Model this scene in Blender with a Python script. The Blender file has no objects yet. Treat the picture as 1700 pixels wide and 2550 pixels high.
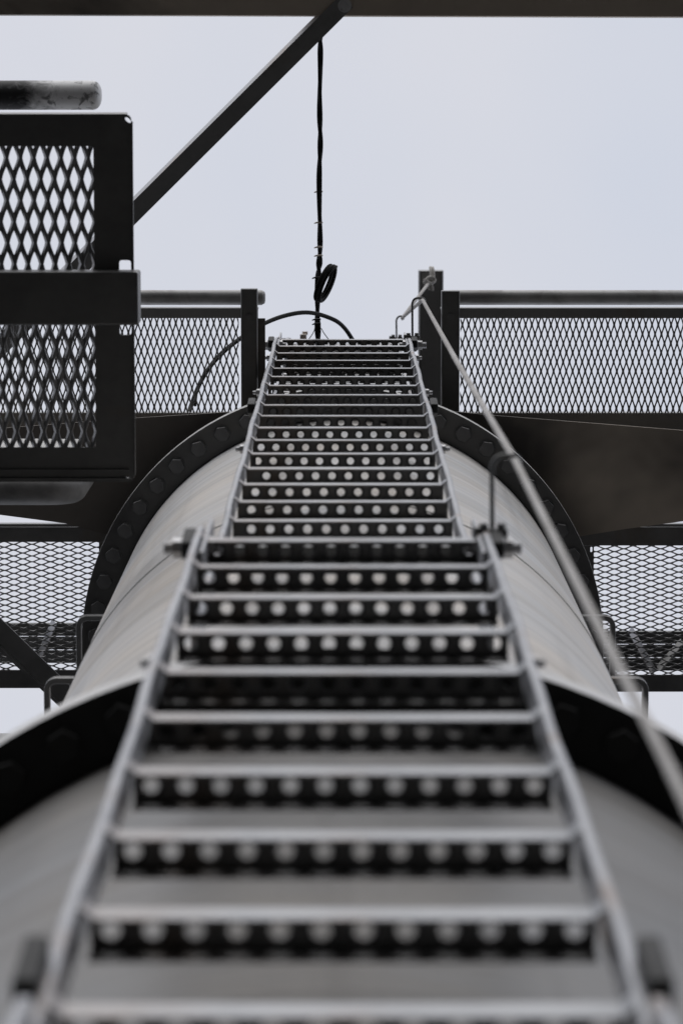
import bpy, bmesh, math, random
from mathutils import Vector, Matrix
random.seed(7)
R = math.radians
scene = bpy.context.scene
col = scene.collection

# ------------------------------------------------------------------ frame of reference
# All lengths are metres measured from the lens: X right, Y towards the tower, Z up.
HCAM = 1.6                      # lens height above the ground
F = 8000.0                      # focal length in photo pixels (about 113 mm on 36 mm height)
TH = math.atan(1025.0 / F)      # tilt of the view away from straight up
S_, C_ = math.sin(TH), math.cos(TH)

def P(px, py, z):
    """the point at height z (above the lens) seen at photo pixel px,py"""
    a = (px - 853.0) / F
    v = (1275.0 - py) / F
    dx, dy, dz = a, S_ - v * C_, C_ + v * S_
    k = z / dz
    return Vector((dx * k, dy * k, z))

# ------------------------------------------------------------------ materials
def new_mat(name):
    m = bpy.data.materials.new(name); m.use_nodes = True
    nt = m.node_tree
    return m, nt, nt.nodes['Principled BSDF']

def noise(nt, scale, detail=4, rough=.55, vec=None, dist=0):
    n = nt.nodes.new('ShaderNodeTexNoise')
    n.inputs['Scale'].default_value = scale
    n.inputs['Detail'].default_value = detail
    n.inputs['Roughness'].default_value = rough
    n.inputs['Distortion'].default_value = dist
    if vec: nt.links.new(vec, n.inputs['Vector'])
    return n

def ramp(nt, fac, stops):
    r = nt.nodes.new('ShaderNodeValToRGB')
    e = r.color_ramp.elements
    while len(e) < len(stops): e.new(.5)
    for i, (p, c) in enumerate(stops):
        e[i].position = p
        e[i].color = (c[0], c[1], c[2], 1) if hasattr(c, '__len__') else (c, c, c, 1)
    nt.links.new(fac, r.inputs['Fac'])
    return r

def mix(nt, fac, a, b, mode='MIX'):
    m = nt.nodes.new('ShaderNodeMix'); m.data_type = 'RGBA'; m.blend_type = mode
    for s, v in ((m.inputs[0], fac), (m.inputs[6], a), (m.inputs[7], b)):
        if hasattr(v, 'default_value') or hasattr(v, 'is_linked'): nt.links.new(v, s)
        elif hasattr(v, '__len__'): s.default_value = (v[0], v[1], v[2], 1)
        else: s.default_value = v
    return m.outputs[2]

def coords(nt, scale=(1, 1, 1)):
    t = nt.nodes.new('ShaderNodeTexCoord')
    mp = nt.nodes.new('ShaderNodeMapping')
    mp.inputs['Scale'].default_value = scale
    nt.links.new(t.outputs['Object'], mp.inputs['Vector'])
    return mp.outputs['Vector']

def bump(nt, b, h, strength, dist=.002):
    n = nt.nodes.new('ShaderNodeBump')
    n.inputs['Strength'].default_value = strength
    n.inputs['Distance'].default_value = dist
    nt.links.new(h, n.inputs['Height'])
    nt.links.new(n.outputs['Normal'], b.inputs['Normal'])

def steel(name, c1, c2, rust=(.20, .15, .12), rust_at=.66, metallic=.35, rough=.5, scale=14, bs=.25):
    m, nt, b = new_mat(name)
    v = coords(nt)
    n1 = noise(nt, scale, 6, .65, v)
    base = ramp(nt, n1.outputs['Fac'], [(.3, c1), (.7, c2)])
    n2 = noise(nt, scale * .35, 5, .6, v, .4)
    mk = ramp(nt, n2.outputs['Fac'], [(rust_at - .06, 0), (rust_at + .08, 1)])
    c = mix(nt, mk.outputs['Color'], base.outputs['Color'], rust)
    nt.links.new(c, b.inputs['Base Color'])
    b.inputs['Metallic'].default_value = metallic
    rr = ramp(nt, n1.outputs['Fac'], [(.25, rough - .1), (.75, rough + .15)])
    nt.links.new(rr.outputs['Color'], b.inputs['Roughness'])
    n3 = noise(nt, scale * 14, 3, .6, v)
    bump(nt, b, n3.outputs['Fac'], bs, .001)
    return m

def tower_steel(name, gain):
    m, nt, b = new_mat(name)
    # rolled plate: streaks run round the tube, changing quickly with height
    v1 = coords(nt, (.5, .5, 9)); v2 = coords(nt, (.9, .9, 55)); v3 = coords(nt, (1.1, 1.1, 1.0)); v4 = coords(nt, (2.2, 2.2, 26))
    n1 = noise(nt, 1.0, 5, .6, v1, .3); n2 = noise(nt, 1.0, 4, .6, v2, .2); n3 = noise(nt, 1.6, 5, .6, v3); n4 = noise(nt, 1.0, 3, .5, v4, .6)
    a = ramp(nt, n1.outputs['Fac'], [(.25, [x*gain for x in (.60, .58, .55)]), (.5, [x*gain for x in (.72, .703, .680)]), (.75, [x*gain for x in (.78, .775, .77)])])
    s = ramp(nt, n2.outputs['Fac'], [(.28, .66), (.46, .96), (.8, 1.07)])
    c = mix(nt, 1.0, a.outputs['Color'], s.outputs['Color'], 'MULTIPLY')
    v5 = coords(nt, (1.4, 1.4, 170)); n5 = noise(nt, 1.0, 3, .55, v5, .1)
    v6 = coords(nt, (7, 7, .35)); n6 = noise(nt, 1.0, 4, .6, v6, .5)   # rain runs down the tube
    d = ramp(nt, n6.outputs['Fac'], [(.30, .80), (.48, 1.0)])
    c = mix(nt, 1.0, c, d.outputs['Color'], 'MULTIPLY')
    f = ramp(nt, n5.outputs['Fac'], [(.3, .88), (.6, 1.03)])
    c = mix(nt, 1.0, c, f.outputs['Color'], 'MULTIPLY')
    bl = ramp(nt, n3.outputs['Fac'], [(.35, (1.06, 1.0, .93)), (.65, (.96, .99, 1.03))])
    c = mix(nt, 1.0, c, bl.outputs['Color'], 'MULTIPLY')
    mk = ramp(nt, n4.outputs['Fac'], [(.60, 0), (.75, .6)])
    c = mix(nt, mk.outputs['Color'], c, (.25, .25, .26))
    nt.links.new(c, b.inputs['Base Color'])
    b.inputs['Metallic'].default_value = .15
    rr = ramp(nt, n2.outputs['Fac'], [(.3, .45), (.7, .6)])
    nt.links.new(rr.outputs['Color'], b.inputs['Roughness'])
    bump(nt, b, n2.outputs['Fac'], .25, .002)
    return m

def stained_pipe():
    # galvanised tube, black grease over most of it, clean towards the capped end at x=0
    m, nt, b = new_mat('greasy_galvanised_pipe')
    t = nt.nodes.new('ShaderNodeTexCoord'); sp = nt.nodes.new('ShaderNodeSeparateXYZ')
    nt.links.new(t.outputs['Object'], sp.inputs[0])
    n = noise(nt, 22, 6, .65, t.outputs['Object'], .5)
    ad = nt.nodes.new('ShaderNodeMath'); ad.operation = 'MULTIPLY_ADD'
    ad.inputs[1].default_value = .22
    nt.links.new(n.outputs['Fac'], ad.inputs[0]); nt.links.new(sp.outputs['X'], ad.inputs[2])
    mk = ramp(nt, ad.outputs[0], [(.0, 1), (.001, 1)])
    mr = nt.nodes.new('ShaderNodeMapRange')
    mr.inputs['From Min'].default_value = .03; mr.inputs['From Max'].default_value = .12
    nt.links.new(ad.outputs[0], mr.inputs['Value'])
    c = mix(nt, mr.outputs[0], (.018, .018, .018), (.80, .80, .80))
    n2 = noise(nt, 38, 5, .6, t.outputs['Object'], .8)
    k2 = ramp(nt, n2.outputs['Fac'], [(.54, 0), (.64, .85)])
    c = mix(nt, k2.outputs['Color'], c, (.12, .12, .12))
    nt.links.new(c, b.inputs['Base Color'])
    b.inputs['Metallic'].default_value = .2; b.inputs['Roughness'].default_value = .55
    return m

def plain(name, c, rough=.6, metallic=0.0, var=.25, scale=60, spec=.5):
    m, nt, b = new_mat(name)
    v = coords(nt); n = noise(nt, scale, 4, .6, v)
    lo = [x * (1 - var) for x in c]; hi = [x * (1 + var) for x in c]
    r = ramp(nt, n.outputs['Fac'], [(.3, lo), (.7, hi)])
    nt.links.new(r.outputs['Color'], b.inputs['Base Color'])
    b.inputs['Roughness'].default_value = rough; b.inputs['Metallic'].default_value = metallic
    b.inputs['Specular IOR Level'].default_value = spec
    bump(nt, b, n.outputs['Fac'], .15, .001)
    return m

def rope_mat():
    m, nt, b = new_mat('braided_rope')
    v = coords(nt)
    w = nt.nodes.new('ShaderNodeTexWave'); w.inputs['Scale'].default_value = 42
    w.inputs['Distortion'].default_value = 1.5; w.bands_direction = 'DIAGONAL'
    nt.links.new(v, w.inputs['Vector'])
    n = noise(nt, 5, 4, .6, v)
    a = ramp(nt, n.outputs['Fac'], [(.3, (.40, .38, .36)), (.7, (.56, .545, .53))])
    s = ramp(nt, w.outputs['Fac'], [(0, .82), (.6, 1.05)])
    c = mix(nt, 1.0, a.outputs['Color'], s.outputs['Color'], 'MULTIPLY')
    nt.links.new(c, b.inputs['Base Color']); b.inputs['Roughness'].default_value = .8
    bump(nt, b, w.outputs['Fac'], .5, .002)
    return m

M = dict(
    galv=steel('galvanised_ladder_steel', (.255, .26, .275), (.41, .415, .43), (.30, .245, .21), .60, .8, .42, 13),
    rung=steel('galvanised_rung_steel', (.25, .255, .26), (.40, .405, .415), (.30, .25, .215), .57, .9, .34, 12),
    frame=steel('weathered_frame_steel', (.18, .18, .18), (.26, .26, .255), (.19, .16, .135), .64, .8, .38, 8),
    dark=steel('dark_frame_steel', (.10, .10, .098), (.15, .15, .146), (.13, .115, .10), .66, .8, .38, 8),
    mesh=steel('expanded_metal_steel', (.22, .22, .225), (.31, .31, .31), (.30, .27, .25), .70, .8, .42, 12),
    flange=steel('flange_steel', (.10, .10, .10), (.155, .155, .15), (.14, .12, .10), .68, .8, .36, 7),
    sooty=steel('sooty_beam_steel', (.14, .125, .11), (.20, .18, .16), (.26, .19, .12), .62, .15, .6, 4),  # darker beam steel for the left half of the crossarm plate
    sooty_pipe=steel('sooty_tube_steel', (.10, .10, .098), (.24, .235, .23), (.10, .10, .10), .6, .3, .5, 9),  # darker mottled steel for the second platform handrail
    rim=steel('sawn_flange_rim_steel', (.55, .55, .54), (.70, .69, .68), (.40, .37, .34), .68, .2, .5, 12),
    tread=steel('weathered_tread_steel', (.10, .10, .10), (.16, .16, .157), (.12, .10, .085), .6, .85, .34, 16),  # dark base colour stands in for the shade under the rungs
    bolt=steel('bolt_steel', (.12, .12, .12), (.18, .18, .18), (.14, .12, .11), .7, .8, .45, 30),
    zinc=steel('zinc_bolt_steel', (.42, .42, .43), (.58, .58, .58), (.40, .36, .32), .68, .6, .32, 30),
    brown=steel('brown_weathered_beam', (.43, .37, .30), (.56, .485, .40), (.11, .10, .09), .53, .1, .6, 2.1),
    pipe=steel('handrail_tube_steel', (.34, .34, .335), (.50, .495, .485), (.26, .25, .24), .6, .35, .45, 16),
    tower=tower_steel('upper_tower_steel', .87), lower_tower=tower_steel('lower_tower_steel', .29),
    black=steel('blackened_steel', (.018, .018, .018), (.030, .030, .029), (.026, .023, .021), .7, .5, .6, 8), grease=stained_pipe(), rope=rope_mat(),
    rubber=plain('black_cable_rubber', (.009, .009, .0085), .6, spec=.12),
    tie=plain('white_cable_tie_nylon', (.62, .55, .48), .5),
    twine=plain('pale_lashing_cord', (.60, .58, .55), .8),
    concrete=plain('footing_concrete', (.30, .29, .27), .9, 0, .2, 12),
    ground=plain('dark_gravel', (.016, .015, .014), .95, 0, .5, 9),
)

# ------------------------------------------------------------------ mesh building
class MB:
    def __init__(s): s.v = []; s.f = []; s.sm = []
    def add(s, vs, fs, smooth=False):
        o = len(s.v); s.v += [Vector(v) for v in vs]
        for f in fs: s.f.append([o + i for i in f]); s.sm.append(smooth)
        return s
    def box(s, x0, x1, y0, y1, z0, z1):
        x0, x1 = sorted((x0, x1)); y0, y1 = sorted((y0, y1)); z0, z1 = sorted((z0, z1))
        return s.add([(x0,y0,z0),(x1,y0,z0),(x1,y1,z0),(x0,y1,z0),(x0,y0,z1),(x1,y0,z1),(x1,y1,z1),(x0,y1,z1)],
                     [(0,3,2,1),(4,5,6,7),(0,1,5,4),(1,2,6,5),(2,3,7,6),(3,0,4,7)])
    def prism(s, poly, z0, z1):
        n = len(poly); a = sum(poly[i][0]*poly[(i+1)%n][1]-poly[(i+1)%n][0]*poly[i][1] for i in range(n))
        if a < 0: poly = poly[::-1]
        vs = [(p[0], p[1], z0) for p in poly] + [(p[0], p[1], z1) for p in poly]
        return s.add(vs, [tuple(range(n))[::-1], tuple(range(n, 2*n))] + [(i, (i+1)%n, n+(i+1)%n, n+i) for i in range(n)])
    def tube(s, pts, r, seg=10, caps=True, closed=False, profile=None):
        pts = [Vector(p) for p in pts]; n = len(pts)
        rs = r if hasattr(r, '__len__') else [r] * n
        up = None; vs = []; fs = []
        for i, p in enumerate(pts):
            if closed: t = pts[(i+1) % n] - pts[i-1]
            else: t = pts[min(i+1, n-1)] - pts[max(i-1, 0)]
            t.normalize()
            if up is None:
                up = Vector((0, 0, 1)) if abs(t.z) < .9 else Vector((0, 1, 0))
            x = up - t * up.dot(t); x.normalize(); up = x; y = t.cross(x)
            if profile:
                for (a, b) in profile: vs.append(p + x * b + y * a)
            else:
                for k in range(seg):
                    an = 2*math.pi*k/seg; vs.append(p + (x*math.cos(an) + y*math.sin(an)) * rs[i])
        m = len(profile) if profile else seg
        for i in range(n if closed else n-1):
            for k in range(m):
                a = i*m+k; b = i*m+(k+1)%m; j = ((i+1) % n)*m
                fs.append((a, b, j+(k+1)%m, j+k))
        s.add(vs, fs, profile is None)
        if caps and not closed:
            o = len(s.v) - len(vs)
            s.f.append([o+k for k in range(m)][::-1]); s.sm.append(False)
            s.f.append([o+(n-1)*m+k for k in range(m)]); s.sm.append(False)
        return s
    def cyl(s, c, axis, r, length, seg=24, rot=0):
        c = Vector(c); ax = Vector(axis).normalized()
        x = ax.orthogonal().normalized(); y = ax.cross(x)
        vs = [];
        for e in (-.5, .5):
            for k in range(seg):
                an = 2*math.pi*k/seg + rot; vs.append(c + ax*e*length + (x*math.cos(an)+y*math.sin(an))*r)
        o = len(s.v)
        s.add(vs, [(k, (k+1)%seg, seg+(k+1)%seg, seg+k) for k in range(seg)], seg > 8)
        s.f.append([o+k for k in range(seg)][::-1]); s.sm.append(False)
        s.f.append([o+seg+k for k in range(seg)]); s.sm.append(False)
        return s
    def ring(s, c, r0, r1, z0, z1, seg=128):
        cx, cy = c; vs = []
        for k in range(seg):
            an = 2*math.pi*k/seg; u, w = math.sin(an), math.cos(an)
            for (r, z) in ((r0, z0), (r1, z0), (r1, z1), (r0, z1)): vs.append((cx+u*r, cy+w*r, z))
        fs = []
        for k in range(seg):
            a = k*4; b = ((k+1) % seg)*4
            for j in range(4): fs.append((a+j, b+j, b+(j+1)%4, a+(j+1)%4))
        return s.add(vs, fs)
    def build(s, name, mat, parent=None, bevel=0, solid=0, fixn=True, origin=None):
        me = bpy.data.meshes.new(name)
        if parent is not None: o0 = parent['_o']
        else:
            if origin is not None: o0 = origin
            else:
                lo = [min(v[i] for v in s.v) for i in range(3)]; hi = [max(v[i] for v in s.v) for i in range(3)]
                o0 = ((lo[0]+hi[0])/2, (lo[1]+hi[1])/2, lo[2])
        o0 = Vector(o0)
        me.from_pydata([v - o0 for v in s.v], [], s.f); me.update()
        for p, q in zip(me.polygons, s.sm): p.use_smooth = q
        if fixn:
            bm = bmesh.new(); bm.from_mesh(me)
            bmesh.ops.recalc_face_normals(bm, faces=bm.faces[:]); bm.to_mesh(me); bm.free()
        me.materials.append(mat)
        return link(name, me, parent, o0, bevel, solid)

def link(name, me, parent, o0, bevel=0, solid=0):
    o = bpy.data.objects.new(name, me); col.objects.link(o)
    if parent is not None: o.parent = parent
    else: o.location = (o0[0], o0[1], o0[2] + HCAM)
    o['_o'] = tuple(o0)
    if solid:
        m = o.modifiers.new('thickness', 'SOLIDIFY'); m.thickness = solid; m.offset = 0
    if bevel:
        m = o.modifiers.new('edges', 'BEVEL'); m.width = bevel; m.segments = 2; m.limit_method = 'ANGLE'; m.angle_limit = R(40)
    return o

def tag(o, label, cat, group=None, kind=None):
    if label: o['label'] = label
    if cat: o['category'] = cat
    if group: o['group'] = group
    if kind: o['kind'] = kind
    return o

def empty(name, loc, label=None, cat=None, group=None):
    o = bpy.data.objects.new(name, None); col.objects.link(o)
    o.empty_display_size = .1
    o.location = (loc[0], loc[1], loc[2] + HCAM); o['_o'] = tuple(loc)
    return tag(o, label, cat, group)

def plate(outer, holes, z0, z1):
    """flat plate of any outline with holes, extruded from z0 to z1"""
    bm = bmesh.new(); loops = []
    for lp in [outer] + holes:
        vs = [bm.verts.new((p[0], p[1], z0)) for p in lp]
        loops.append(vs)
        for i in range(len(vs)): bm.edges.new((vs[i], vs[(i+1) % len(vs)]))
    bmesh.ops.triangle_fill(bm, use_beauty=True, use_dissolve=False, edges=bm.edges[:])
    r = bmesh.ops.extrude_face_region(bm, geom=bm.faces[:])
    for g in r['geom']:
        if isinstance(g, bmesh.types.BMVert): g.co.z = z1
    bm.verts.ensure_lookup_table(); bm.verts.index_update()
    m = MB(); m.add([v.co.copy() for v in bm.verts], [[v.index for v in f.verts] for f in bm.faces]); bm.free()
    return m

def rect(x0, y0, x1, y1, r=0, n=4):
    if r <= 0: return [(x0, y0), (x1, y0), (x1, y1), (x0, y1)]
    out = []
    for cx, cy, a in ((x1-r, y0+r, -90), (x1-r, y1-r, 0), (x0+r, y1-r, 90), (x0+r, y0+r, 180)):
        for k in range(n+1):
            t = R(a + 90*k/n); out.append((cx + r*math.cos(t), cy + r*math.sin(t)))
    return out

def slope(m, a, b, out, d, z0, z1, t=.003):
    """thin upright strip from a to b leaning outwards by d between z0 and z1"""
    o = Vector((out[0], out[1], 0)).normalized(); A = Vector((a[0], a[1], 0)); B = Vector((b[0], b[1], 0)); Z = Vector((0, 0, 1))
    vs = [A + Z*z0, B + Z*z0, B + o*d + Z*z1, A + o*d + Z*z1]
    vs += [v - o*t for v in vs]
    return m.add(vs, [(0, 1, 2, 3), (7, 6, 5, 4)] + [(i, (i+1) % 4, 4+(i+1) % 4, 4+i) for i in range(4)])

def expanded(name, x0, x1, y0, y1, z, p, L, ow, oh, tilt, thick, mat, parent, turned=False, phase=(0, 0)):
    """expanded metal: long lens-shaped openings between twisted strands. turned: long way along X"""
    a, b = p/2, L/2
    ss = [-1, -.8, -.55, -.3, 0, .3, .55, .8, 1]
    loop = [(1, s) for s in ss[:-1]] + [(-1, s) for s in ss[::-1][:-1]]
    n = len(loop); vs = []; fs = []
    U0, U1, V0, V1 = (y0, y1, x0, x1) if turned else (x0, x1, y0, y1)
    i0, i1 = int(U0/a) - 3, int(U1/a) + 3; j0, j1 = int(V0/b) - 3, int(V1/b) + 3
    for i in range(i0, i1):
        for j in range(j0, j1):
            if (i + j) % 2: continue
            cx, cy = i*a + phase[0], j*b + phase[1]
            if cx < U0 - p or cx > U1 + p or cy < V0 - L or cy > V1 + L: continue
            o = len(vs); jt = random.uniform(-.03, .03)
            for sg, s in loop:
                e = 0 if abs(s) == 1 else sg
                ox, oy = e*a*(1-abs(s)), b*s
                cc = math.cos(math.pi/2*s)
                ix, iy = e*(ow+jt)*a*(.55*cc + .45*(1-abs(s))), oh*b*s
                vs.append((cx+ox, cy+oy, z)); vs.append((cx+ix, cy+iy, z + (tilt*cc if e > 0 else -.15*tilt*cc)))
            for k in range(n):
                q = (k+1) % n
                fs.append((o+2*k, o+2*q, o+2*q+1, o+2*k+1))
    if turned: vs = [(v[1], v[0], v[2]) for v in vs]
    bm = bmesh.new(); bv = [bm.verts.new(v) for v in vs]
    for f in fs:
        try: bm.faces.new([bv[i] for i in f])
        except ValueError: pass
    bmesh.ops.remove_doubles(bm, verts=bm.verts[:], dist=p*.004)
    for co, no in (((x0, 0, 0), (-1, 0, 0)), ((x1, 0, 0), (1, 0, 0)), ((0, y0, 0), (0, -1, 0)), ((0, y1, 0), (0, 1, 0))):
        bmesh.ops.bisect_plane(bm, geom=bm.verts[:]+bm.edges[:]+bm.faces[:], plane_co=co, plane_no=no, clear_outer=True)
    o0 = Vector(parent['_o'])
    for v in bm.verts: v.co -= o0
    me = bpy.data.meshes.new(name); bm.to_mesh(me); bm.free(); me.materials.append(mat)
    return link(name, me, parent, o0, 0, thick)

def ph(px, z, px_, py_):
    p = P(px[0], px[1], z); return (p.x % px_, p.y % py_)

def hexbolt(m, c, axis, af, h, washer=True):
    c = Vector(c); ax = Vector(axis).normalized()
    if washer: m.cyl(c + ax*.0015, ax, af*.62, .003, 20)
    m.cyl(c + ax*(.003 + h/2), ax, af/math.sqrt(3), h, 6)
    return m

# ------------------------------------------------------------------ ground and footing
g = MB(); N = 40
g.add([(x, y, -1.6) for y in (-900, 900) for x in (-900, 900)], [(0, 1, 3, 2)])
tag(g.build('ground', M['ground'], origin=(0, 0, -1.6)), None, None, None, 'structure')
CX, CY = 0.0, 1.475             # axis of the tower
RU, RL = .625, .715             # radius of the upper and lower tube sections
ft = MB().cyl((CX, CY, -1.50), (0, 0, 1), 1.15, .2, 64).build('concrete_footing', M['concrete'], bevel=.02)
tag(ft, 'round concrete footing on the gravel under the tube tower', 'footing')

# ------------------------------------------------------------------ tower
tower = empty('tube_tower', (CX, CY, -1.4), 'pale grey round steel tower of flanged tube sections behind the ladder', 'tower')
ZL, ZU = 3.93, 8.60             # undersides of the two flanges
def shell(r, z0, z1, seg=160, nz=6):
    m = MB(); vs = []; fs = []
    for j in range(nz+1):
        z = z0 + (z1-z0)*j/nz
        for k in range(seg):
            an = 2*math.pi*k/seg; vs.append((CX + r*math.sin(an), CY + r*math.cos(an), z))
    for j in range(nz):
        for k in range(seg):
            a = j*seg+k; b = j*seg+(k+1)%seg; fs.append((a, b, b+seg, a+seg))
    return m.add(vs, fs, True)
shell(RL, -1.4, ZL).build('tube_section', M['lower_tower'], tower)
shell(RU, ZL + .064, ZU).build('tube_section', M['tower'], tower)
MB().ring((CX, CY), RU - .004, RU + .0018, 6.8475, 6.8505).build('weld_seam', M['pipe'], tower)
boltmesh = {}
def flange(z, r_in, r_out, r_bolt, nb, size, mat):
    fl = MB().ring((CX, CY), r_in + .0005, r_out, z, z + .030).build('flange', mat, tower, bevel=.002)
    MB().ring((CX, CY), min(r_in, RU) - .05, r_out - .004, z + .0305, z + .0340).build('gasket', M['dark'], fl)
    MB().ring((CX, CY), min(r_in, RU) + .0005, r_out - .001, z + .0345, z + .0635).build('upper_plate', M['flange'], fl, bevel=.002)
    for o in [fl] + [c for c in fl.children if c.name.startswith('upper_plate')]:
        o.data.materials.append(M['rim'])  # paler outer faces paint in the light caught along the plate edges
        for p in o.data.polygons:
            c0 = p.center + Vector(o['_o']) - Vector((CX, CY, 0))
            if abs(p.normal.z) < .3 and math.hypot(c0.x, c0.y) > r_out - .01: p.material_index = 1
    first = None
    for k in range(nb):
        an = 2*math.pi*(k + .5)/nb
        loc = Vector((CX + r_bolt*math.sin(an), CY - r_bolt*math.cos(an), z)) - Vector(fl['_o'])
        if first is None:
            m = MB(); hexbolt(m, (0, 0, 0), (0, 0, -1), size, size*(.62 if z > 6 else .34))
            me = bpy.data.meshes.new('bolt')
            me.from_pydata(m.v, [], m.f); me.materials.append(M['bolt'] if z > 6 else M['black'])
            b = bpy.data.objects.new('bolt', me); first = b
            md = b.modifiers.new('edges', 'BEVEL'); md.width = .0012; md.segments = 2; md.limit_method = 'ANGLE'
        else: b = first.copy()
        col.objects.link(b); b.parent = fl; b.location = loc
        b.rotation_euler = (0, 0, random.uniform(0, R(60)))
    return fl
flange(ZU, RU, .708, .669, 56, .037, M['flange'])
flange(ZL, RL, .803, .762, 60, .037, M['black'])
# staple-shaped grab handles on the flanks of the upper section
def handle(sx, z):
    xt = .664 if sx < 0 else .680; y0, y1 = 1.293, 1.60
    ya = CX
    def wall(y): return math.sqrt(max(RU**2 - (y-CY)**2, 0)) - .004
    r = .022; pts = [(wall(y0), y0)]
    for k in range(7):
        t = R(-90 + 15*k); pts.append((xt - r + r*math.cos(t), y0 + r + r*math.sin(t)))
    for k in range(7):
        t = R(15*k); pts.append((xt - r + r*math.cos(t), y1 - r + r*math.sin(t)))
    pts.append((wall(y1), y1))
    prof = [(-.0065, -.015), (.0065, -.015), (.0065, .015), (-.0065, .015)]
    MB().tube([(sx*p[0], p[1], z) for p in pts], .006, profile=prof).build('grab_handle', M['frame'], tower, bevel=.002)
for sx in (-1, 1):
    for z in (8.0, 7.12, 6.24, 5.36): handle(sx, z)

# ------------------------------------------------------------------ ladders
RX = .205                        # rails at x = +-RX
def rung_mesh(off):
    """punched channel: tread with dimpled holes, solid front lip, punched rear lip, lips turned down"""
    W = .1945; D = .034; H = .035; pitch = 2*W/12 if off == 0 else .0331; y0 = .009
    m = MB()
    # front lip, flaring forward to the rails at both ends
    for sx in (-1, 1):
        m.add([(0, y0, 0), (sx*(W-.005), y0, 0), (sx*(W+.005), y0-.008, 0), (0, y0, -H), (sx*(W-.005), y0, -H), (sx*(W+.005), y0-.008, -H)],
              [(0, 1, 4, 3), (1, 2, 5, 4)])
    # cells
    n = 12; x0 = -W + off - pitch; cells = []
    x = x0
    def cell(xa, xb, ya, yb, fz, hx, hy, r, dimple, elong=1.0):
        # plate piece xa..xb, ya..yb with a round hole at hx,hy ; fz maps (u,v,h)->point
        sq = []
        for k in range(16):
            an = 2*math.pi*k/16; c, s = math.cos(an), math.sin(an)
            t = 1/max(abs(c), abs(s)); u, w = c*t, s*t
            px = hx + u*((xb-hx) if u > 0 else (hx-xa)); py = hy + w*((yb-hy) if w > 0 else (hy-ya))
            sq.append((px, py, 0))
        c1 = []; c2 = []
        for k in range(16):
            an = 2*math.pi*k/16
            c1.append((hx + math.cos(an)*r*1.45, hy + math.sin(an)*r*1.45*elong, 0))
            c2.append((hx + math.cos(an)*r, hy + math.sin(an)*r*elong, dimple))
        vs = [fz(*q) for q in sq + c1 + c2]
        fs = []
        for k in range(16):
            q = (k+1) % 16
            fs.append((k, q, 16+q, 16+k)); fs.append((16+k, 16+q, 32+q, 32+k))
        m.add(vs, fs)
    tread = lambda u, v, h: (u, v, h)
    rear = lambda u, v, h: (u, y0 + D + h, v)
    xa = -W
    k = 0
    xc = -W + .0165 + off
    while xa < W - .001:
        xb = min(xa + pitch + (off if k == 0 else 0), W)
        hx = (xa + xb)/2 if k else xb - pitch/2
        if xb - xa > .024 and hx - .012 > xa and hx + .012 < xb:
            cell(xa, xb, y0, y0 + D, tread, hx, y0 + .0170, .0083, .003)
            cell(xa, xb, -.028, 0, rear, hx, -.017, .0034, .001)
        else:
            m.add([(xa, y0, 0), (xb, y0, 0), (xb, y0+D, 0), (xa, y0+D, 0), (xa, y0+D, -.028), (xb, y0+D, -.028)], [(0, 1, 2, 3), (3, 2, 5, 4)])
        xa = xb; k += 1
    me = bpy.data.meshes.new('rung')
    me.from_pydata(m.v, [], m.f)
    bm = bmesh.new(); bm.from_mesh(me); bmesh.ops.remove_doubles(bm, verts=bm.verts[:], dist=1e-5)
    bmesh.ops.recalc_face_normals(bm, faces=bm.faces[:]); bm.to_mesh(me); bm.free()
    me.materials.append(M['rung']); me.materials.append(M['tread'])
    for p in me.polygons: p.material_index = 0 if p.center.y < y0 + .0005 and abs(p.normal.z) < .5 else 1  # front lip keeps the rung steel, the rest gets the painted-in shade
    return me
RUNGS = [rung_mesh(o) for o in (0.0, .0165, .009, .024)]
LGROUP = 'ladder sections fixed up the front of the tower'
def ladder(label, yf, zlo, zhi, ztop, dz, n, rx=RX):
    """yf = front edge of the rails, ztop = height of the top rung"""
    L = empty('ladder_section', (0, yf, zlo), label, 'ladder', LGROUP)
    for sx in (-1, 1):
        m = MB(); zz = [zlo + (zhi-zlo)*k/40 for k in range(41)]
        prof = rect(-.0055, -.0225, .0055, .0225, .004, 3)
        vs = []; fs = []
        for k, z in enumerate(zz):
            wob = .0012*math.sin(z*5.1 + sx) + .0008*math.sin(z*13 + 2*sx)
            d = 1 if 0 < k < 40 else .8
            for (a, b) in prof: vs.append((sx*rx + a + wob, yf + .0225 + b*d, z))
        n_ = len(prof)
        for k in range(40):
            for q in range(n_):
                a = k*n_+q; b = k*n_+(q+1) % n_; fs.append((a, b, b+n_, a+n_))
        fs.append(tuple(range(n_))); fs.append(tuple(range(40*n_, 41*n_)))
        m.add(vs, fs).build('rail', M['galv'], L)
    protos = []
    for i in range(n):
        z = ztop - dz*i
        kk = (i*7 + i//3) % 4 if rx == RX else 0
        if i == 0:
            o = bpy.data.objects.new('rung', RUNGS[kk])
            md = o.modifiers.new('thickness', 'SOLIDIFY'); md.thickness = .0024; md.offset = 0
            proto = o
        else: o = proto.copy(); o.data = RUNGS[kk]
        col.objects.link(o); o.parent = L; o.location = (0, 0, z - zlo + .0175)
        o.rotation_euler = (R(random.uniform(-.8, .8)), R(random.uniform(-.15, .15)), 0); o.scale = (rx/RX, 1, 1)
    return L

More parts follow.
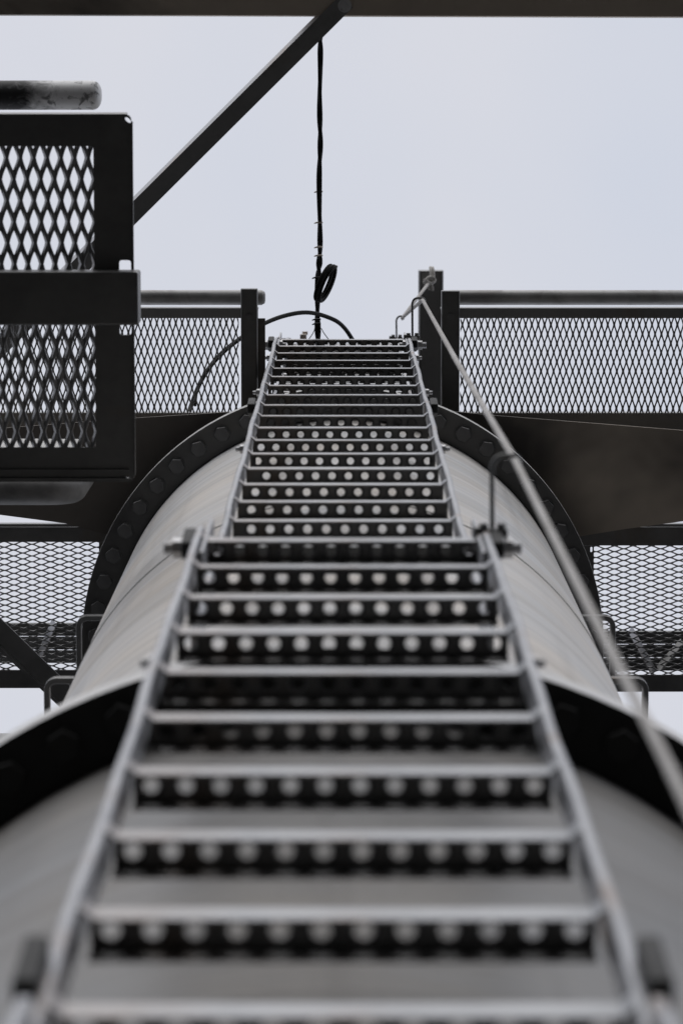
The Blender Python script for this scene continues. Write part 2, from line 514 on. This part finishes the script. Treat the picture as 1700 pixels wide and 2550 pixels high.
def bracket(L, sx, yf, z, yend, bolts=True, h=.035, plain_tab=False):
    """standoff plate from rail back to whatever carries the ladder, with its clamp bolt"""
    m = MB(); xa, xb = sx*.2115, sx*.2295
    lug = [(yf + .004, z - h*1.5), (yf + .026, z - h*1.5), (yf + .046, z + h*.5), (yf + .030, z + h*.75), (yf - .002, z + h*.5)]
    m.add([(xa, p[0], p[1]) for p in lug] + [(xb, p[0], p[1]) for p in lug], [(0, 1, 2, 3, 4), (9, 8, 7, 6, 5)] + [(i, (i+1) % 5, 5+(i+1) % 5, 5+i) for i in range(5)])
    m.box(sx*.212, sx*.218, yf + .03, yend, z - h*.4, z + h*.9)
    b = m.build('bracket', M['black'], L, bevel=.003)
    if bolts:
        q = MB(); y = yf + .024
        hexbolt(q, (sx*.2295, y, z), (sx, 0, 0), .026, .013)
        q.cyl((sx*.2490, y, z), (sx, 0, 0), .0085, .018, 16)
        q.cyl((sx*.215, y, z), (sx, 0, 0), .0082, .06, 12)
        for k in range(3): q.cyl((sx*(.2460 + k*.0048), y, z), (sx, 0, 0), .0096, .0026, 16)
        q.cyl((sx*.191, y, z), (sx, 0, 0), .0165, .010, 6)
        q.cyl((sx*.181, y, z), (sx, 0, 0), .0085, .012, 16)
        q.build('clamp_bolt', M['zinc'], b)
    return b
def small_bolts(L, yf, zs):
    for z in zs:
        for sx in (-1, 1):
            q = MB(); hexbolt(q, (sx*.2105, yf + .02, z), (sx, 0, 0), .017, .008)
            q.cyl((sx*.226, yf + .02, z), (sx, 0, 0), .005, .010, 12)
            q.build('clamp_bolt', M['zinc'], L)
def fishplate(L, sx, yf, z0, z1):
    out = [(yf + .004, z0), (yf + .052, z0), (yf + .052, z1 - .02)]
    for k in range(9):
        t = R(180*k/8); out.append((yf + .028 + .024*math.cos(t), z1 - .02 + .02*math.sin(t)))
    out.append((yf + .004, z1 - .02))
    m = MB(); n = len(out); xa, xb = sx*.2105, sx*.2120
    xi0, xi1 = sx*(RX - .0115), sx*(RX - .0060)
    m.add([(xi0, p[0], p[1]) for p in out] + [(xi1, p[0], p[1]) for p in out],
          [tuple(range(n)), tuple(range(n, 2*n))] + [(i, (i+1) % n, n+(i+1) % n, n+i) for i in range(n)])
    return m.build('fishplate', M['galv'], L, bevel=.0015)
def guide(L, sx, yf, z, reach, xin, xout, r=.0036, x=.2165):
    """bent rod that keeps the safety rope off the ladder"""
    y1 = yf - reach; rr = .016; up = 1 if xout > x else -1
    pts = [(x, yf + .03, z), (x, yf, z), (x - sx*.001, y1 + rr, z)]
    for k in range(1, 7):
        t = R(15*k); pts.append((x + rr - rr*math.cos(t), y1 + rr - rr*math.sin(t), z))
    pts += [(xout, y1, z)]
    pts += [(xout + .007, y1 + .004, z + .004), (xout + .009, y1 + .010, z + .012), (xout + .003, y1 + .014, z + .020)]
    o = MB().tube(pts, r, 10).build('rope_guide', M['dark'], L)
    q = MB().box(x - .022, x + .022, yf - .002, yf + .018, z - .012, z - .004)
    q.box(x - .028, x - .020, yf - .006, yf + .022, z - .020, z + .004)
    hexbolt(q, (x + .013, yf - .002, z - .008), (0, -1, 0), .012, .006)
    hexbolt(q, (x - .013, yf - .002, z - .008), (0, -1, 0), .012, .006)
    q.build('clamp', M['frame'], o, bevel=.001)
    return o
YU, YLW, YB, YT = .727, .618, .580, .885
upper = ladder('long sharp ladder section with punched rungs below the sky, ending at the hose loop', YU, 4.40, 9.99, 9.95, .2706, 17)
MB().box(-.199, .199, YU + .012, YU + .058, 5.31, 5.36).build('crossbar', M['dark'], upper, bevel=.002)
lower = ladder('blurred grey ladder section with punched rungs in front of the lower black flange', YLW, 1.86, 4.70, 4.575, .2677, 10, .2085)
bottom = ladder('nearest ladder section, only its blurred rail ends showing at the bottom edge', YB, -1.35, 2.055, 1.90, .27, 12, .2085)
top = ladder('highest ladder section, mostly hidden behind the rungs below the hose loop', YT, 9.2, 12.14, 12.06, .27, 10)
def wall_y(x, r): return CY - math.sqrt(r*r - x*x) + .004
for sx in (-1, 1):
    bracket(upper, sx, YU, 9.92, .985, True, .045)
    fishplate(upper, sx, YU, 9.70, 10.22)
    bracket(upper, sx, YU - .006, 7.78, wall_y(.23, RU), False, .05)
    bracket(upper, sx, YU, 4.75, wall_y(.23, RU), False, .05)
    bracket(lower, sx, YLW, 4.60, .86, True, .055)
    fishplate(lower, sx, YLW, 4.42, 4.80)
    bracket(lower, sx, YLW - .018, 2.24, wall_y(.23, RL), False, .05)
    bracket(bottom, sx, YB, 1.9, wall_y(.23, RL), True, .035)
    bracket(bottom, sx, YB, -.8, wall_y(.23, RL), True, .035)
    bracket(top, sx, YT, 12.0, .985, True, .04)
    bracket(top, sx, YT, 10.6, .985, True, .04)
    q = MB().cyl((sx*.186, YLW + .03, 2.09), (1, 0, 0), .0175, .022, 6)
    q.build('clamp_bolt', M['bolt'], lower)
small_bolts(upper, YU, (9.38, 6.90, 8.25)); small_bolts(lower, YLW, (3.62,))
guide(upper, 1, YU, 9.97, .119, .218, .246)
guide(top, 1, YT, 12.08, .080, .2165, .220, .0036, .2025)
guide(lower, 1, YLW, 4.62, .108, .2156, .247)
guide(bottom, 1, YB, .8, .075, .2156, .247)
# small pale clip on the highest ladder
MB().box(-.16, -.136, YT - .012, YT + .02, 12.06, 12.09).box(-.152, -.132, YT - .02, YT - .008, 12.10, 12.12).build('clip', M['tie'], top)

# ------------------------------------------------------------------ crossarm on the tower head
ZA = 8.78                        # underside of the crossarm
head = MB().cyl((CX, CY, (ZU + .064 + ZA)/2), (0, 0, 1), .56, ZA - ZU - .064, 96).build('tower_head', M['flange'], tower)
def arm_y(px_pts): return [P(x, y, ZA) for x, y in px_pts]
fr = [P(-330, 1092, ZA), P(340, 1041, ZA), P(574, 1026, ZA), P(1140, 1026, ZA), P(1222, 1034, ZA), P(1700, 1072, ZA), P(2100, 1108, ZA)]
bk = [P(2100, 1246, ZA), P(1700, 1298, ZA), P(1551, 1318, ZA), P(1440, 1336, ZA), P(262, 1330, ZA), P(161, 1303, ZA), P(0, 1282, ZA), P(-330, 1238, ZA)]
poly = [(p.x, p.y) for p in fr + bk]
cross = empty('crossarm', (CX, CY, ZA), 'brown weathered box beam tapering out to both sides of the tower head', 'beam')
def half(p, right):
    out = []
    for i in range(len(p)):
        a, b = p[i], p[(i+1) % len(p)]; ia = (a[0] >= 0) == right; ib = (b[0] >= 0) == right
        if ia: out.append(a)
        if ia != ib:
            t = a[0]/(a[0]-b[0]); out.append((.0004 if right else -.0004, a[1] + (b[1]-a[1])*t))
    return out
MB().prism(half(poly, True), ZA, ZA + .012).build('bottom_plate', M['brown'], cross)['label'] = 'brown stained bottom plate right of the tower'
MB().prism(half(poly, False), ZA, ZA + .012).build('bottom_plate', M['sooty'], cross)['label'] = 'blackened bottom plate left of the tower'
ctr = 1.02
web = [(x*.997, y + (.028 if y < ctr else -.012)) for x, y in poly]
MB().prism(web, ZA + .0125, ZA + .19).build('box_web', M['brown'], cross)

# ------------------------------------------------------------------ mast and lifting arm above the head
mast = empty('lifting_mast', (0, 1.13, ZA + .19), 'tall dark square mast hidden behind the ladder, carrying the roped lifting arm', 'mast')
MB().prism(rect(-.115, .999, .115, 1.255, .02), ZA + .191, 12.75).build('post', M['frame'], mast, bevel=.003)
a = P(1042, 675, 12.6); b = P(1104, 675, 12.6)
def sqtube(m, x0, x1, y0, y1, z0, z1, r=.012):
    prof = rect(x0, z0, x1, z1, r, 3); n = len(prof)
    m.add([(p[0], y0, p[1]) for p in prof] + [(p[0], y1, p[1]) for p in prof],
          [tuple(range(n)), tuple(range(n, 2*n))] + [(i, (i+1) % n, n+(i+1) % n, n+i) for i in range(n)])
    return m
sqtube(MB(), a.x, b.x, a.y, 1.255, 12.60, 12.70).build('lifting_arm', M['frame'], mast)
MB().box(.1155, a.x - .0005, 1.08, 1.18, 12.61, 12.69).build('spacer', M['frame'], mast)
MB().box(-.235, .235, .9952 + .0, .9985, 9.35, 13.25).build('backing_plate', M['dark'], mast)  # added dark sheet, stops sky showing through the rung holes
for z in (9.92, 12.0, 10.6):
    MB().box(-.27, .27, .9855, .9945, z - .04, z + .04).build('ladder_rail_support', M['frame'], mast)

# ------------------------------------------------------------------ catwalks along the crossarm
ZC = 9.0
def catwalk(label, side, front):
    root = empty('catwalk', (side*.75, .75 if front else 1.45, ZC), label, 'catwalk', 'mesh catwalks along the crossarm')
    if front:
        if side > 0: xi, xo = P(1146, 800, ZC).x, 1.45
        else: xi, xo = P(594, 800, ZC).x, -1.45
        yf = P(0, 767, ZC).y; ym = P(0, 792, ZC).y; yb = P(0, 1028, ZC).y; ye = P(0, 1076, ZC).y
        xp = xi - side*.055                      # end of the frame, beyond the bracket arm
        m = MB(); x0, x1 = sorted((xp, xo))
        m.box(x0, x1, yf, ym, ZC - .004, ZC + .002); m.box(x0, x1, yf, yf + .005, ZC + .0025, ZC + .055)
        m.box(x0, x1, yb, ye, ZC - .004, ZC + .002)
        m.box(x0, x1, yb + .008, yb + .013, ZC + .0025, ZC + .12)
        m.build('frame', M['frame'], root)
        xx = sorted((xi, xo))
        if side > 0: pl = plate(rect(xp, ym + .0005, xi - .012, yb - .0005), [], ZC - .004, ZC + .002)
        else:
            hx = P(649, 776, ZC)
            pl = plate(rect(P(658, 0, ZC).x, ym + .0005, xi + .012, yb - .0005), [], ZC - .004, ZC + .002)
        pl.build('end_plate', M['dark'], root)
        expanded('mesh_floor', xx[0], xx[1], ym - .002, yb + .006, ZC + .006, .01772, .0523, .71, .73, .0022, .0018, M['mesh'], root, False, ph((1158.5, 808.8) if side > 0 else (367.4, 805), ZC + .006, .01772, .0523))
        # bracket arm under the floor
        if side > 0: ax0, ax1, ay = P(1101, 0, 8.95).x, P(1147, 0, 8.95).x, P(0, 724, 8.95).y
        else: ax0, ax1, ay = P(597, 0, 8.95).x, P(639, 0, 8.95).x, P(0, 719, 8.95).y
        am = sqtube(MB(), ax0, ax1, ay, .93, 8.972 - .045, 8.972 - .001, .006).build('bracket_arm', M['dark'], root)
        hb = MB(); hexbolt(hb, ((ax0+ax1)/2, P(0, 788, 8.93).y, 8.927), (0, 0, -1), .016, .006); hb.build('bolt', M['bolt'], am)
        # handrail, a metre above the floor edge
        zr = 10.0; yc = P(0, 741, zr).y; rr = .0235
        xe = P(1146, 0, zr).x - .03 if side > 0 else P(648, 741, zr).x + .004
        pts = [(xe + side*(.0 + .010*k*0), yc, zr) for k in (0,)]
        MB().tube([(xe - side*.012, yc, zr), (xe - side*.010, yc, zr), (xe, yc, zr), (side*1.5, yc, zr)], [.010, .018, rr, rr], 20).build('handrail', M['pipe'], root)
        xm = (ax0 + ax1)/2
        MB().tube([(xm - side*.0, yf + .018, ZC + .004), (xm*1.115, yc, zr - rr + .004)], .005, profile=[(-.008, -.004), (.008, -.004), (.008, .004), (-.008, .004)]).build('stanchion', M['dark'], root)
        MB().tube([(side*1.42, yf + .02, ZC + .003), (side*1.42, yc, zr)], .018, 14).build('stanchion', M['pipe'], root)
    else:
        y0 = P(0, 1312, ZC).y; ym = P(0, 1358 if side > 0 else 1349, ZC).y
        yb = P(0, 1680 if side > 0 else 1668, ZC).y; ye = P(0, 1722 if side > 0 else 1713, ZC).y
        xi = P(1491, 0, ZC).x if side > 0 else P(234, 0, ZC).x
        xp = xi - side*.05; xo = side*1.45
        x0, x1 = sorted((xp, xo)); m = MB()
        m.box(x0, x1, y0, ym, ZC - .004, ZC + .002); m.box(x0, x1, yb, ye, ZC - .004, ZC + .002)
        m.box(x0, x1, y0 - .012, y0 - .004, ZC - .03, ZC + .002)
        m.build('frame', M['frame'], root)
        sl = P(1471 if side > 0 else 256, 1364, ZC)
        o = rect(min(xp, xi - side*.0), ym + .0005, max(xp, xi), yb - .0005)
        plate(o, [rect(sl.x - .003, sl.y - .003, sl.x + .003, sl.y + .012, .0028)], ZC - .004, ZC + .002).build('end_plate', M['frame'], root)
        xx = sorted((xi, xo))
        expanded('mesh_floor', xx[0], xx[1], ym - .004, yb + .004, ZC + .006, .01660, .0521, .84, .68, .0018, .0016, M['mesh'], root, True, ph((1529, 1366.8) if side > 0 else (34.4, 1363), ZC + .006, .0521, .01660)[::-1])
        # handrail and toe plate seen through the mesh
        zr = 10.0; ya = P(0, 1573 if side > 0 else 1553, zr).y; yb2 = P(0, 1664 if side > 0 else 1645, zr).y
        g = MB(); xa, xb = sorted((side*.66, xo)); h3 = (yb2 - ya)/3
        for k in range(3): g.box(xa, xb, ya + h3*k + (.0015 if k else 0), ya + h3*(k+1), zr - .022*k, zr + .02 - .022*k)
        gr = g.build('guard_rail', M['dark'], root)
        l0, l1 = ((1562, 1572), (1622, 1680)) if side > 0 else ((142, 1552), (104, 1640))
        A, B = P(*l0, 9.90), P(*l1, 9.90); n_ = Vector((-(B-A).y, (B-A).x, 0)).normalized()
        if n_.y > 0: n_ = -n_
        slope(MB(), A, B, n_, .020, 9.885, 9.94).build('strut', M['galv'], root)
        if side > 0:
            A, B = P(1640, 1668, 9.90), P(1700, 1600, 9.90)
            slope(MB(), A, B, (-1, -1), .008, 9.885, 9.94).build('strut', M['pipe'], root)
        for X in (side*.72, side*1.42):
            MB().tube([(X, ye - .02, ZC + .003), (X, (ya + yb2)/2, zr)], .015, 12).build('stanchion', M['pipe'], root)
    return root
catwalk('narrow mesh catwalk to the right of the ladder, above the brown beam', 1, True)
catwalk('narrow mesh catwalk left of the ladder, partly behind the near platform', -1, True)
catwalk('mesh catwalk of wide flat openings at the right edge under the brown beam', 1, False)
catwalk('mesh catwalk of wide flat openings crossed by a slanted flat brace at left', -1, False)

# ------------------------------------------------------------------ near left working platform
ZP = 7.2
plat = empty('work_platform', (-.9, .44, ZP), 'black framed coarse mesh platform hanging out at the left edge', 'platform')
def px_loop(pts, z): return [(P(x, y, z).x, P(x, y, z).y) for x, y in pts]
def px_rect(x0, y0, x1, y1, z, r=0):
    a = P(x0, y0, z); b = P(x1, y1, z)
    return rect(min(a.x, b.x), min(a.y, b.y), max(a.x, b.x), max(a.y, b.y), r)
XL = -520
outer = px_rect(XL, 284, 335, 1200, ZP, .014)
win = px_rect(XL + 60, 364, 240, 1114, ZP, .004)
slot = px_rect(297, 648, 328, 834, ZP, .006)
cs = []
for k in range(12):
    t = R(30*k); u, w = 9.5*math.cos(t), 4.6*math.sin(t); cs.append((319 + u*.75 - w*.66, 299 + u*.66 + w*.75))
corner = px_loop(cs, ZP)
dot = px_loop([(319 + 5.5*math.cos(R(30*k)), 1185 + 4.5*math.sin(R(30*k))) for k in range(12)], ZP)
plate(outer, [win, slot, corner, dot], ZP, ZP + .006).build('frame', M['dark'], plat)
# folded edges standing up behind the plate and thin lips below it
lip = MB()
x1 = P(335, 0, ZP).x; x1b = P(328.5, 0, ZP).x; y0 = P(0, 284, ZP).y; y1 = P(0, 1200, ZP).y; xl = P(XL, 0, ZP).x
lip.box(x1 - .0085, x1 - .0055, y0 + .016, y1 - .016, ZP - .012, ZP - .0005)
lip.box(xl, x1 - .016, y1 - .0095, y1 - .0065, ZP - .012, ZP - .0005)
slope(lip, (xl, y0 + .001), (x1 - .02, y0 + .001), (0, -1), .0048, ZP + .0065, ZP + .04)
lip.box(xl, x1 - .02, P(0, 1168, ZP).y, P(0, 1168, ZP).y + .003, ZP - .012, ZP - .0005)
lip.build('folded_edge', M['dark'], plat)
wa, wb = P(XL + 60, 364, ZP), P(240, 1114, ZP)
expanded('mesh_floor', wa.x - .004, wb.x + .004, wa.y - .004, wb.y + .004, ZP + .012, .0302, .0945, .63, .58, .0110, .0028, M['mesh'], plat, False, ph((33, 393), ZP + .012, .0302, .0945))
# crossbar under the floor
ZB = 7.10
ca, cb = P(XL, 677, ZB), P(345, 810, ZB)
cbm = MB().box(ca.x, cb.x, ca.y, cb.y, ZB, ZP - .0005); cbm.build('crossbar', M['dark'], plat, bevel=.005)
# hand tubes above it, capped ends
def capped(px, py, z, r, name, mat):
    e = P(px, py, z)
    pts = []; rs = []
    for k in range(7):
        t = R(90*k/6); pts.append((e.x - r*.62*(1 - math.sin(t)), e.y, z)); rs.append(max(r*math.cos(t)**.75, .002))
    pts = pts[::-1]; rs = rs[::-1]
    pts += [(e.x - r*.66, e.y, z), (e.x - r*.70, e.y, z), (-1.25, e.y, z)]; rs += [r*1.012, r, r]
    m = MB().tube(pts, rs, 28)
    o = m.build(name, mat, None, origin=(e.x - .12, e.y, z)); return o, e
def as_part(o, root):
    o.parent = root; o.location = Vector(o['_o']) - Vector(root['_o'])
t1, e1 = capped(254, 237, 8.1, .0365, 'handrail', M['grease']); as_part(t1, plat)
e2 = P(214, 1222, 8.1); rb = .060
pts = [(-1.25, e2.y, 8.1), (e2.x - .0365 - rb, e2.y, 8.1)]
for k in range(1, 10):
    t = R(10*k); pts.append((e2.x - .0365 - rb + rb*math.sin(t), e2.y, 8.1 + rb - rb*math.cos(t)))
pts.append((e2.x - .0365, e2.y, 8.1 + rb + .25))
t2 = MB().tube(pts, .0365, 28).build('handrail', M['sooty_pipe'], None, origin=(e2.x, e2.y, 8.1)); as_part(t2, plat)
for e in (e1, e2):
    yp = max(min(e.y, P(0, 1190, ZP).y), P(0, 300, ZP).y)
    MB().tube([(-1.1, yp, ZP + .006), (-1.1, e.y, 8.09)], .02, 14).build('stanchion', M['pipe'], plat)
# hangers up to the crossarm, outside the picture
MB().tube([(-1.16, .62, ZP + .006), (-1.16, .98, ZA + .0)], .03, profile=rect(-.03, -.03, .03, .03, .005)).build('hanger', M['dark'], plat)
MB().tube([(-1.16, .25, ZP + .006), (-1.16, .94, ZA + .0)], .03, profile=rect(-.03, -.03, .03, .03, .005)).build('hanger', M['dark'], plat)

# ------------------------------------------------------------------ other beams and braces
def bar(pts4, z, thick): return MB().prism(pts4, z, z + thick)
zt = 9.9
tb = MB(); A = [P(-200, 36, zt), P(1900, 43, zt), P(1900, -70, zt), P(-200, -70, zt)]
tb.prism([(p.x, p.y) for p in A], zt, zt + .12)
tbr = empty('top_beam', (0, P(850, -10, zt).y, zt), 'brown dark steel beam running across the very top edge', 'beam')
tb.build('beam', M['brown'], tbr, bevel=.003)
br = empty('diagonal_brace', tuple(P(600, 260, zt - .03)), 'long dark angle brace slanting from the top beam down to the left platform', 'brace')
A = [(848, -12), (336, 497), (-40, 872), (-40, 936), (335, 560), (878, 19)]
m = MB().prism(px_loop(A, zt - .012), zt - .012, zt - .004)
m.build('flat_leg', M['frame'], br)
m = MB(); A0, A1 = P(848, -12, zt - .004), P(-40, 872, zt - .004)
slope(m, A0, A1, (-1, -1), .011, zt - .0035, zt + .05)
m.build('upright_leg', M['galv'], br)
c = P(858, 14, zt - .012); hb = MB(); hexbolt(hb, c, (0, 0, -1), .022, .010); hb.cyl((c.x, c.y, zt - .0135), (0, 0, 1), .021, .003, 24)
hb.build('bolt', M['zinc'], br)
zb = 8.70
lb = empty('flat_brace', tuple(P(80, 1640, zb)), 'slanted flat steel brace under the left rear catwalk beside the grab handles', 'brace')
A = [(-120, 1421), (0, 1538), (161, 1695), (262, 1792), (240, 1842), (153, 1757), (0, 1613), (-120, 1500)]
MB().prism(px_loop(A, zb), zb, zb + .008).build('bar', M['frame'], lb)
A = [(-120, 1491), (0, 1604), (153, 1748), (153, 1757), (0, 1613), (-120, 1500)]
MB().prism(px_loop(A, zb - .0), zb - .03, zb - .0005).build('lip', M['frame'], lb)
pc = P(0, 1828, 9.05); pr = .13
gp = MB().tube([(-1.6, pc.y + pr, 9.05), (-.80, pc.y + pr, 9.05)], pr, 48).build('steel_pipe', M['pipe'], None)
tag(gp, 'fat grey pipe end at the left edge, just above the lower black flange', 'pipe')
gm = MB(); qa, qb = P(-400, 1114, 8.45), P(196, 1118, 8.45)
slope(gm, qa, qb, (0, -1), .018, 8.45, 8.53, .004)
gl = gm.build('angle_rail', M['rim'], None)
tag(gl, 'pale steel angle seen through the bottom row of the left platform mesh', 'rail')

# ------------------------------------------------------------------ safety rope
def smooth(pts, n=10):
    pts = [Vector(p) for p in pts]; out = []
    for i in range(len(pts)-1):
        p0, p1, p2, p3 = pts[max(i-1, 0)], pts[i], pts[i+1], pts[min(i+2, len(pts)-1)]
        for k in range(n):
            t = k/n
            out.append(.5*((2*p1) + (p2-p0)*t + (2*p0-5*p1+4*p2-p3)*t*t + (3*p1-p0-3*p2+p3)*t**3))
    return out + [pts[-1]]
g1 = Vector((.2475, YU - .112, 9.985)); g2 = Vector((.222, YT - .071, 12.09)); g3 = Vector((.249, YLW - .101, 4.63))
tip = P(1069, 702, 12.56)
def taut(pts, r=.05):
    out = [pts[0]]
    for i in range(1, len(pts)-1):
        a, b, c = pts[i-1], pts[i], pts[i+1]; u = (a-b).normalized(); v = (c-b).normalized()
        for k in range(7):
            t = k/6; out.append((b + u*r)*(1-t)**2 + b*2*t*(1-t) + (b + v*r)*t*t)
    return out + [pts[-1]]
path = [Vector((.249, YB - .068, -1.3)), Vector((.249, YB - .068, .81)), Vector((.249, .505, 2.4)), g3, Vector((.249, .566, 7.0)), g1, g2, tip]
rope = empty('safety_rope', (.249, .5, -1.3), 'pale grey safety rope running down beside the right ladder rail', 'rope')
rp = taut(path, .035)
MB().tube(rp, [.0046 if p.z < 3 else .0046 + .0012*min((p.z - 3)/3, 1) for p in rp], 14).build('rope', M['rope'], rope)
kn = MB()
for k in range(3):
    cpt = tip + Vector((.004*(k-1), -.004*k, -.004 - .006*k))
    ring = [cpt + Vector((.017*math.cos(t*R(30)), .012*math.sin(t*R(30)) , .010*math.sin(t*R(30) + k))) for t in range(12)]
    kn.tube(ring, .0055, 8, closed=True)
kn.tube(smooth([tip, tip + Vector((.006, -.025, .0)), tip + Vector((.004, -.052, .03)), tip + Vector((.006, -.05, .10))], 5), .006, 8)
kn.tube(smooth([tip, tip + Vector((.016, -.02, .0)), tip + Vector((.014, -.052, .03)), tip + Vector((.014, -.05, .10))], 5), .005, 8)
kn.tube(smooth([tip, tip + Vector((.010, .018, -.006)), tip + Vector((.012, .034, -.01))], 5), .0045, 8)
kn.tube(smooth([tip, tip + Vector((-.004, .016, -.006)), tip + Vector((.0, .030, -.01))], 5), .0045, 8)
kn.build('knot', M['twine'], rope)

# ------------------------------------------------------------------ electric cable, coil and hose
def cpath(pts, z0, z1):
    n = len(pts); return [P(x, y, z0 + (z1-z0)*i/(n-1)) for i, (x, y) in enumerate(pts)]
cab = empty('electric_cable', tuple(P(797, 100, 9.88)), 'twisted black cable hanging from the diagonal brace against the sky', 'cable')
main = smooth(cpath([(797, 88), (797, 150), (796, 250), (797, 350), (795, 450), (796, 550), (796, 640), (792, 690), (790, 760), (792, 850), (792, 930)], 9.9, 10.3), 16)
for ph in (0, math.pi):
    pts = []
    for i, p in enumerate(main):
        w = i/len(main)*30 + .8*math.sin(i*.13); amp = .0027 if i < 96 else .0040
        pts.append(p + Vector((math.cos(w + ph)*amp, 0, math.sin(w + ph)*amp)))
    MB().tube(pts, .0069 if ph else .0060, 10).build('strand', M['rubber'], cab)
for (y, col_) in ((477, 'tie'), (554, 'tie'), (615, 'tie'), (636, 'tie'), (691, 'rubber'), (795, 'rubber'), (806, 'rubber')):
    c = P(796 if y < 650 else 791, y, 10.1)
    q = MB().cyl(c, (0, 1, 0), .0098, .0045, 16)
    q.tube([c + Vector((-.008, 0, -.004)), c + Vector((-.013, .001, -.006)), c + Vector((-.017, .003, -.002))], [.0028, .0024, .0018], 8)
    q.build('cable_tie', M[col_], cab)
coil = MB()
cz = 10.06; cc = P(810, 705, cz); ua = (P(830, 655, cz) - P(789, 752, cz))/2; va = Vector((.0142, .0050, .043))
rnd = random.Random(3)
pts = []
for k in range(6*28 + 1):
    t = 2*math.pi*k/28; turn = k/28
    sc = 1 - .05*math.sin(turn*2.1)
    pts.append(cc + ua*.88*math.cos(t)*sc + va*math.sin(t)*(.92 + .03*turn) + Vector(((turn - 3)*.0026 + .004*math.sin(turn*2.4), (turn - 3)*.0008, (turn-3)*.003)))
coil.tube(pts, .0046, 10)
coil.build('cable_coil', M['rubber'], cab)
for pl in ([(786, 806), (781, 826), (768, 846)], [(800, 818), (808, 832), (822, 850)]):
    MB().tube(smooth(cpath(pl, 10.24, 10.28), 6), .0014, 8).build('wire', M['rubber'], cab)
hose = MB().tube(smooth(cpath([(880, 850), (860, 820), (838, 800), (805, 786), (775, 779), (745, 779), (710, 786), (680, 796), (650, 810), (615, 832), (590, 849), (552, 880), (522, 915), (498, 955), (478, 1005), (470, 1030)], 10.3, 9.3), 8), .0068, 12).build('hose', M['rubber'], None)
tag(hose, 'black hose arching across behind the top of the ladder and down the left mesh', 'hose')
h2 = MB().tube(smooth(cpath([(606, 838), (575, 862), (540, 896), (512, 930), (492, 965), (486, 1010)], 9.5, 9.25), 8), .0045, 10).build('thin_cable', M['rubber'], None)
tag(h2, 'thin black cable lying beside the hose on the left catwalk mesh', 'cable')

# ------------------------------------------------------------------ sky, sun, camera
w = bpy.data.worlds.new('World'); scene.world = w; w.use_nodes = True
nt = w.node_tree; bg = nt.nodes['Background']
sky = nt.nodes.new('ShaderNodeTexSky'); sky.sky_type = 'NISHITA'; sky.sun_disc = False
EL, AZ = R(34), R(185)
sky.sun_elevation = EL; sky.sun_rotation = AZ
tc = nt.nodes.new('ShaderNodeTexCoord')
cn = noise(nt, 4.5, 3, .5, tc.outputs['Generated'], .3)
cl = ramp(nt, cn.outputs['Fac'], [(.34, (.660, .695, .785)), (.64, (.730, .738, .795))])
sc10 = nt.nodes.new('ShaderNodeVectorMath'); sc10.operation = 'SCALE'; sc10.inputs['Scale'].default_value = 10.0
nt.links.new(cl.outputs['Color'], sc10.inputs[0])
mx = mix(nt, .94, sky.outputs['Color'], sc10.outputs[0])
nt.links.new(mx, bg.inputs['Color']); bg.inputs['Strength'].default_value = .1

sl = bpy.data.lights.new('sun', 'SUN'); sl.energy = 1.3; sl.angle = R(75); sl.color = (1, .97, .93)
so = bpy.data.objects.new('sun', sl); col.objects.link(so)
d = Vector((math.sin(AZ)*math.cos(EL), math.cos(AZ)*math.cos(EL), math.sin(EL)))   # towards the sun
so.rotation_euler = d.to_track_quat('Z', 'Y').to_euler(); so.location = (0, -4, 20)

cam = bpy.data.cameras.new('camera'); co = bpy.data.objects.new('camera', cam); col.objects.link(co)
cam.sensor_fit = 'VERTICAL'; cam.sensor_height = 36; cam.sensor_width = 24; cam.lens = 36*F/2550
cam.shift_x = -3/2550
co.location = (0, 0, HCAM); co.rotation_euler = (math.pi - TH, 0, 0)
cam.clip_start = .05; cam.clip_end = 3000
cam.dof.use_dof = True; cam.dof.focus_distance = 9.2; cam.dof.aperture_fstop = 6.8
scene.camera = co
scene.view_settings.view_transform = 'Standard'; scene.view_settings.look = 'None'
scene.view_settings.exposure = 0; scene.view_settings.gamma = 1
scene.render.resolution_x = 682; scene.render.resolution_y = 1024
for o in bpy.data.objects:
    if '_o' in o: del o['_o']
